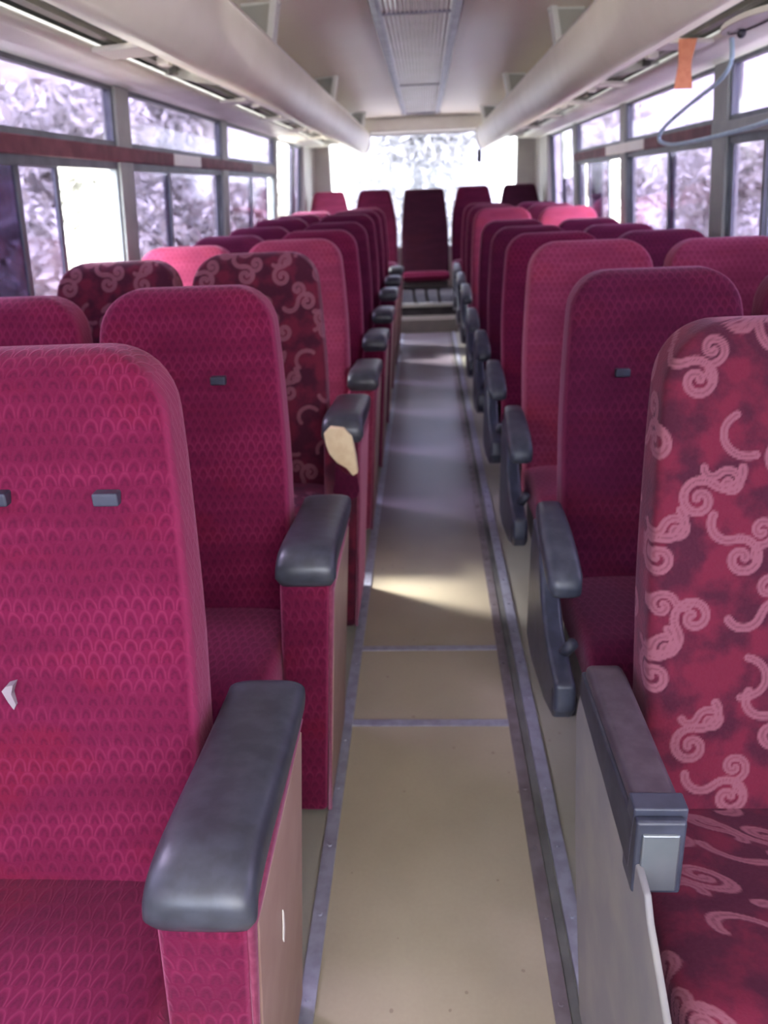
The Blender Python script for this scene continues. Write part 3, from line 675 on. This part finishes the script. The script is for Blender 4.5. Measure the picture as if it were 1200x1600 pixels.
# scrubby rise closing the view behind the coach
V, F = [], []; _R = random.Random(9)
for i in range(25):
    for j in range(41): V.append((-24+j*1.2, 18.5+i*.6, -1.1+7.5*(i/24)**.7+_R.uniform(-.15, .15)*(i > 0)))
for i in range(24):
    for j in range(40): a = i*41+j; F.append((a, a+1, a+42, a+41))
tag(obj('hillside', (V, F), vary(mat('far_scrub', (.34, .34, .33), .9), (.55, .54, .53), 1.6), smooth=True), kind='structure')
V, F = [], []
LEAF = [vary(mat('pale_leaf', (.62, .62, .57), .35, spec=.8), (.42, .42, .39), 9, .45, .6), vary(mat('dark_leaf', (.40, .41, .38), .4, spec=.7), (.54, .54, .50), 6, .45, .6)]
BARK = vary(mat('bark', (.16, .13, .11), .9), (.25, .21, .18), 8)
def crown_mesh(seed, n, blobs, size):
    R_ = random.Random(seed); V, F = [], []
    for i in range(n):
        cx, cy, cz, rr = blobs[R_.randrange(len(blobs))]
        d = Vector((R_.gauss(0, 1), R_.gauss(0, 1), R_.gauss(0, 1))).normalized()*rr*(R_.random()**.4)
        c = Vector((cx, cy, cz))+d; a = Vector((R_.gauss(0, 1), R_.gauss(0, 1), R_.gauss(0, 1))).normalized()
        b = a.cross(Vector((R_.gauss(0, 1), R_.gauss(0, 1), R_.gauss(0, 1)))).normalized(); s = size*R_.uniform(.6, 1.3)
        k = len(V); V += [tuple(c-a*s), tuple(c+b*s*.35), tuple(c+a*s), tuple(c-b*s*.35)]; F.append((k, k+1, k+2, k+3))
    return V, F
TP = []
for i in range(3):
    R_ = random.Random(50+i); blobs = [(R_.uniform(-.9, .9), R_.uniform(-.9, .9), R_.uniform(1.0, 4.2), R_.uniform(.7, 1.1)) for _ in range(9)]
    t = empty('tree'); obj('foliage', crown_mesh(60+i, 5200, blobs, .13), LEAF[i % 2], t)
    bm = nb(); tube(bm, [(0, 0, 0), (.05, .02, 1.2), (-.03, .1, 2.6), (.1, 0, 3.9)], .10, 8); obj('trunk', bm, BARK, t); TP.append(t)
spots = []
for i in range(6): spots.append((-5.4-.8*(i % 2), 2.0+i*3.9, 'left', .98+.1*(i % 2)))
for i in range(4): spots.append((-3.0+i*2.9, 14.6+.9*(i % 2), 'rear', .75+.05*(i % 2)))
for x, y in ((6.2, 12.0), (10.2, 14.0), (6.0, 31), (8.6, 8.5)): spots.append((x, y, 'right', .72))
WORD = ['nearest', 'second', 'third', 'fourth', 'fifth', 'farthest']
for i, (x, y, sd_, sc) in enumerate(spots):
    t = TP[i] if i < 3 else copy_tree(TP[i % 3])
    t.location = (x, y, -1.1); t.rotation_euler = (0, 0, rnd.random()*6.28); t.scale = (sc, sc, sc)
    if sd_ == 'left': lb = '%s leafy sunlit tree in the line outside the left windows' % WORD[i]
    elif sd_ == 'rear': lb = 'sunlit leafy tree behind the rear window, %s from the left' % ['first', 'second', 'third', 'last'][i-6]
    else: lb = 'small tree on the reddish slope outside the right windows, %s' % ['beside the blue tarpaulin', 'at the top of the slope', 'farthest back', 'nearest the viewer'][i-10]
    tag(t, lb, 'tree', 'trees outside, %s' % sd_)
HW = vary(mat('house_wall', (.72, .74, .80), .8), (.62, .64, .70), 2); HR = vary(mat('house_roof', (.40, .38, .42), .7), (.3, .3, .33), 3)
h = tag(empty('house', (8.8, 20.5, -1.1)), 'pale house with small dark windows outside the right front window', 'house')
obj('wall', bx(-1.6, 1.6, 0, 4, 0, 3.3), HW, h); bm = nb(); prism(bm, [(-1.9, 3.2), (1.9, 3.2), (0, 4.2)], 'y', -.3, 4.3); obj('roof', bm, HR, h)
for x in (-.9, .5):
    obj('window', bx(x-.28, x+.28, -.04, .02, 1.7, 2.7), FRAME, h)
bm = nb(); prism(bm, [(-1.0, 0), (1.0, 0), (1.1, .5), (.8, .9), (0, 1.15), (-.8, .9), (-1.1, .5)], 'y', 0, 2.2)
tag(obj('tarpaulin', bm, vary(mat('blue_tarp', (.35, .5, .78), .6), (.3, .44, .7), 3), loc=(5.4, 20.5, -1.1), bevel=.05), 'heap under a light blue tarpaulin on the slope outside the right windows', 'tarpaulin')
